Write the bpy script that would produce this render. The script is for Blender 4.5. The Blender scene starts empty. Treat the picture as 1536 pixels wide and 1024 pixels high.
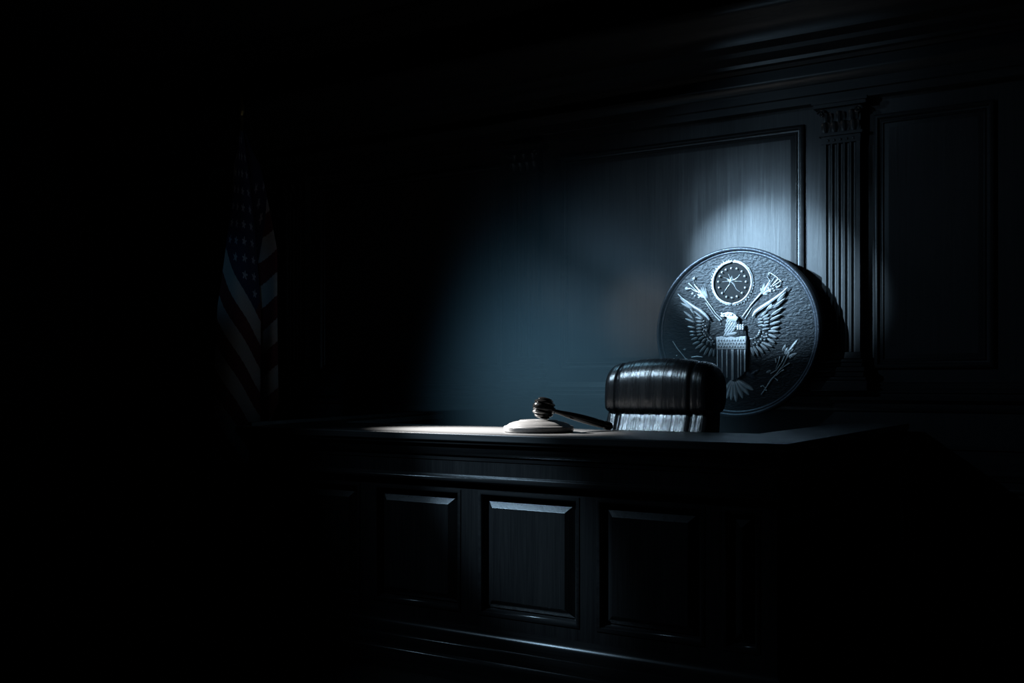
import bpy, bmesh, math, random
from mathutils import Vector, Matrix
random.seed(7)
FB = 1.0
C = bpy.context.scene
COL = C.collection
PI = math.pi
TH = math.radians(32.07); CT, ST = math.cos(TH), math.sin(TH)
F = 1559.0; EYE = 1.633; HY = 572.0

def W(px, py, y):
    """pixel of the photograph -> point on the plane y = const of the room"""
    t = (px - 768) / F
    Z = y / (CT + t * ST); X = t * Z
    return Vector((X * CT - Z * ST, y, EYE + (HY - py) / F * Z))

# ------------------------------------------------------------------ materials
def nodes(name):
    m = bpy.data.materials.new(name); m.use_nodes = True
    nt = m.node_tree; b = nt.nodes['Principled BSDF']
    return m, nt, b

def wood(name, dark, light, rough=0.38, axis='z', bump=0.12, scale=1.0, coat=0.0, aniso=0.0):
    m, nt, b = nodes(name)
    tc = nt.nodes.new('ShaderNodeTexCoord'); mp = nt.nodes.new('ShaderNodeMapping')
    s = {'z': (120, 120, 3.2), 'x': (3.2, 120, 120), 'y': (120, 3.2, 120)}[axis]
    mp.inputs['Scale'].default_value = tuple(v * scale for v in s)
    nt.links.new(tc.outputs['Object'], mp.inputs['Vector'])
    n1 = nt.nodes.new('ShaderNodeTexNoise'); n1.inputs['Scale'].default_value = 1.0
    n1.inputs['Detail'].default_value = 7; n1.inputs['Roughness'].default_value = 0.65
    n1.inputs['Distortion'].default_value = 0.6
    nt.links.new(mp.outputs['Vector'], n1.inputs['Vector'])
    mp2 = nt.nodes.new('ShaderNodeMapping')
    mp2.inputs['Scale'].default_value = tuple(v * scale * 0.16 for v in s)
    nt.links.new(tc.outputs['Object'], mp2.inputs['Vector'])
    n2 = nt.nodes.new('ShaderNodeTexNoise'); n2.inputs['Scale'].default_value = 1.0
    n2.inputs['Detail'].default_value = 3; n2.inputs['Distortion'].default_value = 1.2
    nt.links.new(mp2.outputs['Vector'], n2.inputs['Vector'])
    mx = nt.nodes.new('ShaderNodeMath'); mx.operation = 'MULTIPLY_ADD'
    mx.inputs[1].default_value = 0.6
    nt.links.new(n1.outputs['Fac'], mx.inputs[0])
    m3 = nt.nodes.new('ShaderNodeMath'); m3.operation = 'MULTIPLY'; m3.inputs[1].default_value = 0.4
    nt.links.new(n2.outputs['Fac'], m3.inputs[0]); nt.links.new(m3.outputs[0], mx.inputs[2])
    cr = nt.nodes.new('ShaderNodeValToRGB')
    cr.color_ramp.elements[0].position = 0.36; cr.color_ramp.elements[0].color = (*dark, 1)
    cr.color_ramp.elements[1].position = 0.66; cr.color_ramp.elements[1].color = (*light, 1)
    nt.links.new(mx.outputs[0], cr.inputs['Fac']); nt.links.new(cr.outputs['Color'], b.inputs['Base Color'])
    mr = nt.nodes.new('ShaderNodeMapRange')
    mr.inputs['From Min'].default_value = 0.3; mr.inputs['From Max'].default_value = 0.7
    mr.inputs['To Min'].default_value = rough + 0.08; mr.inputs['To Max'].default_value = rough - 0.06
    nt.links.new(mx.outputs[0], mr.inputs['Value']); nt.links.new(mr.outputs[0], b.inputs['Roughness'])
    bp = nt.nodes.new('ShaderNodeBump'); bp.inputs['Strength'].default_value = bump
    bp.inputs['Distance'].default_value = 0.004
    nt.links.new(mx.outputs[0], bp.inputs['Height']); nt.links.new(bp.outputs['Normal'], b.inputs['Normal'])
    b.inputs['Coat Weight'].default_value = coat; b.inputs['Coat Roughness'].default_value = 0.25
    return m

def plain(name, col, rough=0.5, metal=0.0, bump=0.0, bscale=80.0, spec=None, stretch=None, detail=4):
    m, nt, b = nodes(name)
    b.inputs['Roughness'].default_value = rough; b.inputs['Metallic'].default_value = metal
    if spec is not None: b.inputs['Specular IOR Level'].default_value = spec
    tc = nt.nodes.new('ShaderNodeTexCoord'); mp = nt.nodes.new('ShaderNodeMapping')
    if stretch: mp.inputs['Scale'].default_value = stretch
    nt.links.new(tc.outputs['Object'], mp.inputs['Vector'])
    n = nt.nodes.new('ShaderNodeTexNoise'); n.inputs['Scale'].default_value = bscale; n.inputs['Detail'].default_value = detail
    nt.links.new(mp.outputs['Vector'], n.inputs['Vector'])
    cr = nt.nodes.new('ShaderNodeValToRGB')
    cr.color_ramp.elements[0].position = 0.3; cr.color_ramp.elements[0].color = (*[c * 0.8 for c in col], 1)
    cr.color_ramp.elements[1].position = 0.7; cr.color_ramp.elements[1].color = (*[min(1, c * 1.15) for c in col], 1)
    nt.links.new(n.outputs['Fac'], cr.inputs['Fac']); nt.links.new(cr.outputs['Color'], b.inputs['Base Color'])
    if bump:
        bp = nt.nodes.new('ShaderNodeBump'); bp.inputs['Strength'].default_value = bump; bp.inputs['Distance'].default_value = 0.01
        nt.links.new(n.outputs['Fac'], bp.inputs['Height']); nt.links.new(bp.outputs['Normal'], b.inputs['Normal'])
    return m

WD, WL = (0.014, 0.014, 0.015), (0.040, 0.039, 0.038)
M = {}
M['wall'] = wood('dark_wall_wood', (0.022, 0.022, 0.023), (0.050, 0.049, 0.048), 0.40, 'z', 0.25)
M['wallx'] = wood('dark_wall_wood_horizontal', (0.022, 0.022, 0.023), (0.050, 0.049, 0.048), 0.32, 'x', 0.15)
M['bench'] = wood('bench_wood', WD, WL, 0.29, 'z', 0.2)
M['benchx'] = wood('bench_wood_horizontal', WD, WL, 0.22, 'x', 0.06)
M['top'] = wood('bench_top_wood_lit', (0.05, 0.05, 0.05), (0.105, 0.105, 0.105), 0.42, 'x', 0.1)  # lighter than the bench wood; part of the counter's glow is in the colour
M['gavel'] = plain('polished_black_wood', (0.010, 0.010, 0.010), 0.12, 0, 0.0, 20)
M['block'] = wood('sound_block_wood', (0.08, 0.078, 0.076), (0.15, 0.147, 0.144), 0.34, 'x', 0.05)
M['disc'] = plain('hammered_dark_metal', (0.011, 0.015, 0.019), 0.42, 0.3, 0.6, 60, detail=5, stretch=(.7,1,1.3))
M['relief'] = plain('cast_silver_metal', (0.82, 0.84, 0.86), 0.32, 0.3, 0.2, 260)
M['rim'] = plain('worn_metal_rim', (0.09, 0.10, 0.12), 0.36, 0.5, 0.3, 90)
M['side'] = plain('shade_black_seal_side', (0.005, 0.006, 0.007), 0.6, 0.0, spec=.2)  # near-black colour stands in for shade on the seal's unlit side
M['floor'] = wood('dark_floor_boards', (0.012, 0.011, 0.010), (0.03, 0.028, 0.026), 0.5, 'y', 0.1)
M['ceiling'] = plain('dark_ceiling_paint', (0.03, 0.03, 0.032), 0.8)
M['metal'] = plain('dull_chrome', (0.2, 0.2, 0.21), 0.3, 1.0)
M['plastic'] = plain('black_plastic', (0.01, 0.01, 0.01), 0.4)
M['brass'] = plain('aged_brass', (0.25, 0.18, 0.07), 0.35, 1.0)

def leather():
    m, nt, b = nodes('black_leather')
    b.inputs['Base Color'].default_value = (0.008, 0.008, 0.009, 1); b.inputs['Specular IOR Level'].default_value = .8
    b.inputs['Roughness'].default_value = 0.30
    tc = nt.nodes.new('ShaderNodeTexCoord')
    mp = nt.nodes.new('ShaderNodeMapping'); mp.inputs['Scale'].default_value = (64, 5, 2.0)
    nt.links.new(tc.outputs['Object'], mp.inputs['Vector'])
    n = nt.nodes.new('ShaderNodeTexNoise'); n.inputs['Scale'].default_value = 1; n.inputs['Detail'].default_value = 5
    n.inputs['Distortion'].default_value = 0.8
    nt.links.new(mp.outputs['Vector'], n.inputs['Vector'])
    v = nt.nodes.new('ShaderNodeTexVoronoi'); v.inputs['Scale'].default_value = 240
    nt.links.new(tc.outputs['Object'], v.inputs['Vector'])
    a = nt.nodes.new('ShaderNodeMath'); a.operation = 'MULTIPLY_ADD'; a.inputs[1].default_value = 0.12
    nt.links.new(v.outputs['Distance'], a.inputs[0]); nt.links.new(n.outputs['Fac'], a.inputs[2])
    bp = nt.nodes.new('ShaderNodeBump'); bp.inputs['Strength'].default_value = 0.35; bp.inputs['Distance'].default_value = 0.008
    nt.links.new(a.outputs[0], bp.inputs['Height']); nt.links.new(bp.outputs['Normal'], b.inputs['Normal'])
    mr = nt.nodes.new('ShaderNodeMapRange')
    mr.inputs['To Min'].default_value = 0.16; mr.inputs['To Max'].default_value = 0.38
    nt.links.new(n.outputs['Fac'], mr.inputs['Value']); nt.links.new(mr.outputs[0], b.inputs['Roughness'])
    return m
M['leather'] = leather()

# ------------------------------------------------------------------ object helpers
WORLD = {}
def empty(name, loc, label, cat, group=None):
    o = bpy.data.objects.new(name, None); COL.objects.link(o)
    o.location = loc; o.empty_display_size = 0.1
    o['label'] = label; o['category'] = cat
    if group: o['group'] = group
    WORLD[o] = Vector(loc)
    return o

def obj(name, bm, mat, parent=None, bevel=0.0, seg=2, smooth=40, label=None, subsurf=0, origin=None, mats=None):
    bmesh.ops.recalc_face_normals(bm, faces=bm.faces)
    vs = [v.co for v in bm.verts]
    lo = Vector((min(v[i] for v in vs) for i in range(3))); hi = Vector((max(v[i] for v in vs) for i in range(3)))
    c = origin if origin is not None else Vector(((lo.x + hi.x) / 2, (lo.y + hi.y) / 2, lo.z))
    bmesh.ops.translate(bm, verts=bm.verts, vec=-c)
    me = bpy.data.meshes.new(name); bm.to_mesh(me); bm.free()
    for mm in (mats or [mat]): me.materials.append(mm)
    if smooth:
        me.polygons.foreach_set('use_smooth', [True] * len(me.polygons))
        me.set_sharp_from_angle(angle=math.radians(smooth))
    o = bpy.data.objects.new(name, me); COL.objects.link(o)
    if parent is not None:
        o.parent = parent; o.location = c - WORLD[parent]
    else:
        o.location = c
    WORLD[o] = c
    if bevel:
        b = o.modifiers.new('Bevel', 'BEVEL'); b.width = bevel; b.segments = seg
        b.limit_method = 'ANGLE'; b.angle_limit = math.radians(35)
    if subsurf:
        s = o.modifiers.new('Subdivision', 'SUBSURF'); s.levels = subsurf; s.render_levels = subsurf
    if label: o['label'] = label
    return o

def structure(o, label=None):
    o['kind'] = 'structure'
    if label: o['label'] = label
    return o

def box(bm, x0, x1, y0, y1, z0, z1):
    p = [bm.verts.new((x, y, z)) for z in (z0, z1) for x, y in ((x0, y0), (x1, y0), (x1, y1), (x0, y1))]
    for f in ((0, 3, 2, 1), (4, 5, 6, 7), (0, 1, 5, 4), (1, 2, 6, 5), (2, 3, 7, 6), (3, 0, 4, 7)):
        bm.faces.new([p[i] for i in f])

def bbox(*a):
    bm = bmesh.new(); box(bm, *a); return bm

def prism(bm, poly, f0, f1):
    """poly: list of 2-D points, f0/f1 map a point to 3-D at either end"""
    a = [bm.verts.new(f0(p)) for p in poly]; b = [bm.verts.new(f1(p)) for p in poly]
    n = len(poly)
    bm.faces.new(a); bm.faces.new(b[::-1])
    for i in range(n): bm.faces.new((a[i], b[i], b[(i + 1) % n], a[(i + 1) % n]))

def run_x(prof, x0, x1, y0):
    """closed profile of (outward, z) extruded along x; outward = -y"""
    bm = bmesh.new()
    prism(bm, prof, lambda p: (x0, y0 - p[0], p[1]), lambda p: (x1, y0 - p[0], p[1]))
    return bm

def sweep(bm, path, prof):
    """mitred run of a closed profile (outward offset, z) along an open plan path; outward is to the right of travel"""
    rows = []
    for i, p in enumerate(path):
        p = Vector(p)
        d0 = (p - Vector(path[i - 1])).normalized() if i else None
        d1 = (Vector(path[i + 1]) - p).normalized() if i < len(path) - 1 else None
        n0 = Vector((d0.y, -d0.x)) if d0 else None; n1 = Vector((d1.y, -d1.x)) if d1 else None
        if n0 is None: nn = n1
        elif n1 is None: nn = n0
        else:
            nn = (n0 + n1).normalized(); nn = nn / nn.dot(n0)
        rows.append([bm.verts.new((p.x + nn.x * o, p.y + nn.y * o, z)) for o, z in prof])
    n = len(prof)
    for a, b in zip(rows, rows[1:]):
        for i in range(n): bm.faces.new((a[i], a[(i + 1) % n], b[(i + 1) % n], b[i]))
    bm.faces.new(rows[0][::-1]); bm.faces.new(rows[-1])

def lathe(bm, prof, n=48, M4=None):
    """prof: (r, z); revolves about local z"""
    M4 = M4 or Matrix.Identity(4); rings = []
    for r, z in prof:
        if r < 1e-5: rings.append([bm.verts.new(M4 @ Vector((0, 0, z)))])
        else: rings.append([bm.verts.new(M4 @ Vector((r * math.cos(2 * PI * k / n), r * math.sin(2 * PI * k / n), z))) for k in range(n)])
    for a, b in zip(rings, rings[1:]):
        for k in range(n):
            k2 = (k + 1) % n
            if len(a) == 1: bm.faces.new((a[0], b[k], b[k2]))
            elif len(b) == 1: bm.faces.new((a[k], b[0], a[k2]))
            else: bm.faces.new((a[k], b[k], b[k2], a[k2]))
    if len(rings[0]) > 1: bm.faces.new(rings[0])
    if len(rings[-1]) > 1: bm.faces.new(rings[-1][::-1])

def tube(bm, pts, rad, n=10):
    pts = [Vector(p) for p in pts]
    if not hasattr(rad, '__len__'): rad = [rad] * len(pts)
    rings = []; ref = None
    for i, p in enumerate(pts):
        d = (pts[min(i + 1, len(pts) - 1)] - pts[max(i - 1, 0)]).normalized()
        if ref is None: ref = Vector((0, 0, 1)) if abs(d.z) < 0.9 else Vector((1, 0, 0))
        u = d.cross(ref).normalized(); v = d.cross(u).normalized(); ref = -v if False else ref
        rings.append([bm.verts.new(p + (u * math.cos(2 * PI * k / n) + v * math.sin(2 * PI * k / n)) * rad[i]) for k in range(n)])
    for a, b in zip(rings, rings[1:]):
        for k in range(n): bm.faces.new((a[k], b[k], b[(k + 1) % n], a[(k + 1) % n]))
    bm.faces.new(rings[0]); bm.faces.new(rings[-1][::-1])

def rings_panel(bm, o, ux, nrm, w, z0, z1, prof, fill=True, back=None):
    """concentric rectangles: prof of (inset, height); o = lower corner at z 0, ux = unit along, nrm = outward unit"""
    R = []
    for d, h in prof:
        R.append([bm.verts.new(o + ux * a + nrm * h + Vector((0, 0, z))) for a, z in ((d, z0 + d), (w - d, z0 + d), (w - d, z1 - d), (d, z1 - d))])
    for a, b in zip(R, R[1:]):
        for k in range(4): bm.faces.new((a[k], a[(k + 1) % 4], b[(k + 1) % 4], b[k]))
    if fill: bm.faces.new(R[-1])
    if back: bm.faces.new(R[0][::-1])

# ------------------------------------------------------------------ the room
YW = 7.5
XL, XR = -10.5, 2.6
ZC = 4.95
fl = bmesh.new(); box(fl, XL - .1, XR + .1, -1.5, YW + .1, -0.1, 0.0)
structure(obj('floor', fl, M['floor']), 'dark wooden courtroom floor')
pl = bbox(-4.85, -1.6, 4.80, YW - .002, 0.001, 0.45)
structure(obj('floor', pl, M['floor']), 'raised platform floor behind the judge bench')
structure(obj('ceiling', bbox(XL - .1, XR + .1, -1.5, YW + .1, ZC, ZC + .1), M['ceiling']), 'dark ceiling')
structure(obj('wall_left', bbox(XL - .1, XL, -1.5, YW, 0, ZC), M['wall']), 'dark left wall')
structure(obj('wall_right', bbox(XR, XR + .1, -1.5, YW, 0, ZC), M['wall']), 'dark right wall')
wb = structure(obj('wall_back', bbox(XL - .1, XR + .1, YW, YW + .1, 0, ZC), M['wall']), 'dark wood panelled wall behind the bench')

PR0, PR1 = W(1233, 400, 7.42).x, W(1290, 400, 7.42).x
PLc = (W(768, 400, 7.42).x + W(805, 400, 7.42).x) / 2
PRc = (PR0 + PR1) / 2; PW = PR1 - PR0
period = PRc - PLc
print('pilaster', PR0, PR1, PLc, PRc, PW, period)
LEDGE = 1.565
def pilaster(xc, label):
    bm = bmesh.new(); w = PW; yb = YW - 0.001; yf = 7.42
    # fluted shaft: plan profile with five round grooves
    z0, z1 = 1.84, 3.31
    pts = [(xc - w / 2, yb), (xc - w / 2, yf)]
    ng = 5; m_ = 0.022; gw = (w - 2 * m_) / ng; gr = gw * 0.36
    for g in range(ng):
        c = xc - w / 2 + m_ + gw * (g + .5)
        for k in range(9):
            a = PI - PI * k / 8
            pts.append((c + gr * math.cos(a), yf + gr * 1.0 * math.sin(a)))
    pts += [(xc + w / 2, yf), (xc + w / 2, yb)]
    prism(bm, pts, lambda p: (p[0], p[1], z0), lambda p: (p[0], p[1], z1))
    root = obj('trim_%d' % pilaster.n, bm, M['wall'], smooth=50); pilaster.n += 1
    structure(root, label)
    b = bmesh.new()
    for e, za, zb in ((.065, LEDGE + .001, 1.64), (.055, 1.64, 1.665), (.035, 1.665, 1.70), (.042, 1.70, 1.735), (.022, 1.735, 1.765), (.026, 1.765, 1.79), (.012, 1.79, 1.84)):
        box(b, xc - w / 2 - e, xc + w / 2 + e, yf - e, yb, za, zb)
    obj('pilaster_base', b, M['wallx'], root, bevel=.007, seg=3)
    c = bmesh.new()
    for e, za, zb in ((.004, 3.31, 3.365), (.020, 3.365, 3.385), (.006, 3.385, 3.56), (.05, 3.56, 3.585), (.06, 3.585, 3.61)):
        box(c, xc - w / 2 - e, xc + w / 2 + e, yf - e, yb, za, zb)
    for g in range(ng):
        cc = xc - w / 2 + m_ + gw * (g + .5)
        lathe(c, [(0, -.006), (.008, -.003), (.009, .002), (0, .006)], 10, Matrix.Translation((cc, yf - .006, 3.335)) @ Matrix.Rotation(PI / 2, 4, 'X'))
    # acanthus leaves and corner scrolls
    for row, (zz, hh, nn) in enumerate(((3.39, .085, 4), (3.44, .11, 3))):
        for k in range(nn):
            cx = xc + (k - (nn - 1) / 2) * w / nn
            leaf = []
            for s in range(6):
                t = s / 5; hw = .034 * math.sin(PI * (.18 + .72 * t)) ** .8
                yy = yf - .010 - .035 * t ** 2
                zz_ = zz + hh * (t if t < .85 else .85 - (t - .85) * .6)
                leaf.append([c.verts.new((cx + q * hw, yy - (.012 if q == 0 else 0), zz_)) for q in (-1, -.5, 0, .5, 1)])
            for a_, b_ in zip(leaf, leaf[1:]):
                for q in range(4): c.faces.new((a_[q], a_[q + 1], b_[q + 1], b_[q]))
    for sx in (-1, 1):
        sc = [(xc + sx * (w / 2 - .005 + .03 * (1 - t / 14) * math.cos(t * .75)), yf - .03, 3.525 + .03 * (1 - t / 14) * math.sin(t * .75)) for t in range(13)]
        tube(c, sc, .008, 6)
    obj('pilaster_capital', c, M['wallx'], root, bevel=.003, seg=2)
pilaster.n = 1
pilaster(PRc, 'fluted pilaster to the right of the round seal')
pilaster(PLc, 'fluted pilaster at the left of the lit wall panel, fading in haze')
pilaster(PLc - period, 'fluted pilaster far left, behind the flag, in the dark')

# panels between the pilasters
WP = [(0, 0), (0, .022), (.010, .030), (.024, .030), (.032, .020), (.036, .012), (.046, .010), (.052, .016), (.060, .016), (.066, .006)]
def wall_panel(xa, xb, z0, z1, nm='wall_panel'):
    bm = bmesh.new()
    o = Vector((xa, YW, 0)); ux = Vector((1, 0, 0)); n = Vector((0, -1, 0))
    d = .066
    rings_panel(bm, o, ux, n, xb - xa, z0, z1, [(d, .006), (d + .030, .014), (d + .034, .014)])
    f = obj('wall_panel', bm, M['wall'], wb, smooth=30)
    bm = bmesh.new(); rings_panel(bm, o, ux, n, xb - xa, z0, z1, WP, fill=False)
    obj('panel_moulding', bm, M['wallx'], f, smooth=50)
PZ0, PZ1 = 1.725, 3.49
cl, cr_ = W(824, 300, YW).x, W(1207, 300, YW).x
gapR = PR0 - cr_; gapL = cl - (PLc + PW / 2)
print('gaps', gapR, gapL)
wall_panel(PLc + PW / 2 + gapR + .03, cr_, PZ0, PZ1)
rx0 = W(1312, 300, YW).x; rx1 = W(1492, 300, YW).x
wall_panel(rx0, rx1, PZ0, PZ1)
print('right panel', rx0, rx1)
wall_panel(rx1 + .22, XR - .2, PZ0, PZ1)
wall_panel(PLc - period + PW / 2 + .13, PLc - PW / 2 - .13, PZ0, PZ1)
wall_panel(XL + .1, PLc - period - PW / 2 - .13, PZ0, PZ1)
# wainscot panels below the ledge
x = XL + .3
while x < XR - 1.0:
    wall_panel(x, x + .95, .30, .93); x += 1.12

def moulding(num, prof, label, mat='wallx'):
    structure(obj('trim_%d' % num, run_x(prof, XL, XR, YW), M[mat], smooth=45), label)
moulding(4, [(0, 1.42), (.020, 1.43), (.030, 1.455), (.030, 1.48), (.050, 1.495), (.075, 1.505), (.078, 1.525), (.060, 1.535), (.060, 1.548), (.070, 1.558), (.066, 1.565), (0, 1.565)], 'ledge moulding along the panelled wall')
bm = bmesh.new()
for xa, xb in ((XL, PLc - period - PW / 2 - .07), (PLc - period + PW / 2 + .07, PLc - PW / 2 - .07), (PLc + PW / 2 + .07, PRc - PW / 2 - .07), (PRc + PW / 2 + .07, XR)):
    prism(bm, [(0, 1.5655), (.045, 1.5655), (.05, 1.59), (.038, 1.605), (.02, 1.61), (.012, 1.625), (0, 1.63)], lambda p, xa=xa: (xa, YW - p[0], p[1]), lambda p, xb=xb: (xb, YW - p[0], p[1]))
structure(obj('trim_5', bm, M['wallx'], smooth=45), 'thin bead moulding standing on the wall ledge')
moulding(6, [(0, .97), (.012, .975), (.018, 1.0), (.030, 1.012), (.030, 1.02), (.012, 1.03), (.012, 1.17), (.028, 1.178), (.028, 1.192), (.010, 1.2), (0, 1.2)], 'double rail moulding on the lower wall')
moulding(7, [(0, .835), (.02, .84), (.03, .85), (.02, .862), (0, .866)], 'lowest rail moulding on the wall')
structure(obj('baseboard_back', run_x([(0, 0), (.03, 0), (.03, .16), (.02, .18), (.01, .2), (0, .2)], XL, XR, YW), M['wallx']), 'dark baseboard')
# entablature
moulding(8, [(0, 3.612), (.085, 3.612), (.085, 3.665), (.10, 3.672), (.10, 3.74), (.115, 3.748), (.125, 3.775), (.14, 3.79), (.14, 3.81), (.06, 3.82), (0, 3.82)], 'architrave moulding above the wall panels')
moulding(9, [(0, 3.82), (.055, 3.82), (.055, 3.90), (.075, 3.905), (.085, 3.93), (.11, 3.94), (.115, 3.965), (.19, 4.0), (.20, 4.03), (.30, 4.05), (.31, 4.13), (.33, 4.15), (.345, 4.20), (.39, 4.25), (.40, 4.28), (.40, 4.32), (0, 4.34)], 'stepped cornice moulding high on the wall')
moulding(10, [(0, 4.6), (.05, 4.62), (.10, 4.70), (.20, 4.80), (.22, 4.86), (.26, 4.90), (.26, 4.949), (0, 4.949)], 'ceiling cornice moulding')

# ------------------------------------------------------------------ judge bench
HT = 1.35
FL, FR = (-4.97, 4.633), (-1.437, 4.633)
BL, BR = (-5.56, YW - .002), (-1.46, YW - .002)
path = [BL, FL, FR, BR]
# travel from back left to front to right: outward must be to the right of travel -> reverse sense
bench = empty('judge_bench', (-3.2, 4.9, 0), 'large dark panelled wooden judge bench with a moulded counter, in front of the leather chair', 'judge bench')
path_r = path   # right-of-travel normal checked below
def bsweep(name, prof, mat, parent=bench, bevel=0, smooth=40, pth=None, label=None):
    bm = bmesh.new(); sweep(bm, pth or PATH, prof); return obj(name, bm, mat, parent, bevel=bevel, smooth=smooth, label=label)
# moving BL->FL is -y: right of travel = (d.y,-d.x) = (-1,0): outward (left). good
PATH = path
# end the runs in front of the wall's own mouldings
E = .09
PATH = [(-5.56 + .59 * E / 2.87, YW - E), FL, FR, (-1.46, YW - E)]
top = bmesh.new()
def slab(bm, polys, z0, z1):
    for poly in polys:
        prism(bm, poly, lambda p: (p[0], p[1], z0), lambda p: (p[0], p[1], z1))
U = [PATH[0], FL, FR, PATH[3], (-1.87, YW - E), (-1.87, 5.50), (-4.86, 5.50), (-5.36, YW - E)]
prism(top, U, lambda p: (p[0], p[1], HT - .042), lambda p: (p[0], p[1], HT))
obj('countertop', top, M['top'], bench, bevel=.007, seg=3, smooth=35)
# raised lip along the left wing
bsweep('gallery_lip', [(-.045, HT), (-.045, HT + .02), (-.04, HT + .024), (-.008, HT + .024), (-.004, HT + .02), (-.004, HT)], M['top'], pth=[PATH[0], (-4.994, 4.75)])
bsweep('cornice', [(-.11, 1.20), (-.062, 1.20), (-.062, 1.222), (-.05, 1.232), (-.046, 1.245), (-.03, 1.268), (-.026, 1.285), (-.012, 1.292), (-.010, 1.305), (-.018, 1.308), (-.11, 1.308)], M['benchx'], smooth=50)
bsweep('frieze', [(-.12, 1.10), (-.066, 1.10), (-.066, 1.20), (-.12, 1.20)], M['bench'])
bsweep('frieze_moulding', [(-.11, 1.06), (-.062, 1.06), (-.06, 1.075), (-.04, 1.082), (-.034, 1.096), (-.038, 1.108), (-.052, 1.114), (-.058, 1.12), (-.064, 1.122), (-.064, 1.10), (-.11, 1.10)], M['benchx'], smooth=50)
bsweep('core_wall', [(-.16, .02), (-.115, .02), (-.115, 1.30), (-.16, 1.30)], M['bench'])
bsweep('base_moulding', [(-.11, .0), (-.012, .0), (-.012, .108), (-.022, .122), (-.034, .128), (-.036, .180), (-.040, .192), (-.046, .196), (-.046, .232), (-.050, .25), (-.058, .258), (-.066, .275), (-.068, .30), (-.11, .30)], M['benchx'], smooth=50)
# face frame + raised panels
BP = [(0, -.026), (0, -.026), (.0, .004), (.008, .008), (.018, .004), (.022, -.012), (.030, -.016), (.034, -.034)]
BF = [(.034, -.034), (.042, -.034), (.084, -.002), (.087, .0)]
def bench_face(p0, p1, spans, z0=.366, z1=1.038):
    """p0->p1 along the face at the frieze plane; spans = [(a,b)] of panel openings"""
    p0 = Vector((*p0, 0)); p1 = Vector((*p1, 0)); ux = (p1 - p0).normalized(); L = (p1 - p0).length
    n = Vector((ux.y, -ux.x, 0)); fr = bmesh.new()
    def bar(a, b, za, zb):
        q = [p0 + ux * a, p0 + ux * b, p0 + ux * b - n * .03, p0 + ux * a - n * .03]
        prism(fr, q, lambda v: (v.x, v.y, za), lambda v: (v.x, v.y, zb))
    bar(0, L, z1, 1.075); bar(0, L, .26, z0)
    edges = [0] + [e for s in spans for e in s] + [L]
    for a, b in zip(edges[::2], edges[1::2]): bar(a, b, z0, z1)
    f = obj('face_frame', fr, M['bench'], bench)
    for a, b in spans:
        bm = bmesh.new(); rings_panel(bm, p0 + ux * a, ux, n, b - a, z0, z1, BF)
        pn = obj('panel', bm, M['bench'], bench, smooth=25)
        bm = bmesh.new(); rings_panel(bm, p0 + ux * a, ux, n, b - a, z0, z1, BP, fill=False)
        obj('panel_moulding', bm, M['benchx'], pn, smooth=50)
yf = 4.633 + .068
x0f, x1f = FL[0] + .068, FR[0] - .068
sp = []
for a, b in ((412, 540), (562, 691), (718, 869), (895, 1057)):
    sp.append((W(a, 800, yf).x - x0f, W(b, 800, yf).x - x0f))
print('bench', x0f, x1f, sp)
sp.append((sp[-1][1] + .09, x1f - x0f - .08))
print(sp[-1])
if sp[0][0] > .55: sp.insert(0, (.08, sp[0][0] - .09))
bench_face((x0f, yf), (x1f, yf), sp)
xr = FR[0] - .068
Ls = YW - E - yf
bench_face((xr, yf), (xr - .02, YW - E), [(.1, Ls / 3 - .04), (Ls / 3 + .05, Ls * 2 / 3 - .05), (Ls * 2 / 3 + .04, Ls - .1)])
bench_face((PATH[0][0] + .068, YW - E), (x0f, yf), [(.1, Ls / 3 - .04), (Ls / 3 + .05, Ls * 2 / 3 - .05), (Ls * 2 / 3 + .04, Ls - .1)])

# ------------------------------------------------------------------ sound block and gavel
bx, by = -2.969, 5.02
bm = bmesh.new()
lathe(bm, [(0, 0), (.185, 0), (.193, .004), (.197, .012), (.197, .028), (.192, .034), (.180, .037), (.176, .040), (.165, .048), (.14, .057), (.11, .063), (.105, .067), (.08, .069), (0, .070)], 96)
bmesh.ops.translate(bm, verts=bm.verts, vec=(bx, by, HT + .0005))
blk = obj('sound_block', bm, M['block'], smooth=30)
blk['label'] = 'round turned wooden sound block on the counter under the gavel head'; blk['category'] = 'sound block'

H = Vector((-2.945, 5.036, HT + .070 + .066)); Epos = Vector((-2.715, 5.385, HT + .0265))
gv = empty('gavel', (H.x, H.y, HT + .071), 'polished black wooden gavel with a ringed head leaning on the sound block', 'gavel')
hd = (Epos - H).normalized(); ax = (Vector((0, 0, 1)) - hd * hd.z).normalized(); sd = ax.cross(hd)
R3 = Matrix((hd, sd, ax)).transposed().to_4x4()     # local z = head axis, local x = handle
bm = bmesh.new()
L2 = .058
prof = [(0, -L2 - .002), (.022, -L2 - .001), (.034, -L2 + .002), (.042, -L2 + .007), (.045, -L2 + .012), (.043, -L2 + .016), (.049, -L2 + .018), (.057, -L2 + .023), (.060, -L2 + .029), (.058, -L2 + .035), (.053, -L2 + .038), (.053, -.019), (.059, -.016), (.0625, -.009), (.0635, 0)]
prof = prof + [(r, -z) for r, z in prof[-2::-1]]
lathe(bm, prof, 64, Matrix.Translation(H) @ R3)
lowest = min(v.co.z for v in bm.verts); dz = (HT + .0712) - lowest
bmesh.ops.translate(bm, verts=bm.verts, vec=(0, 0, dz)); H.z += dz
obj('head', bm, M['gavel'], gv, smooth=35)
hd = (Epos - H).normalized()
ln = (Epos - H).length
bm = bmesh.new()
q = hd.to_track_quat('Z', 'Y').to_matrix().to_4x4()
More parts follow.
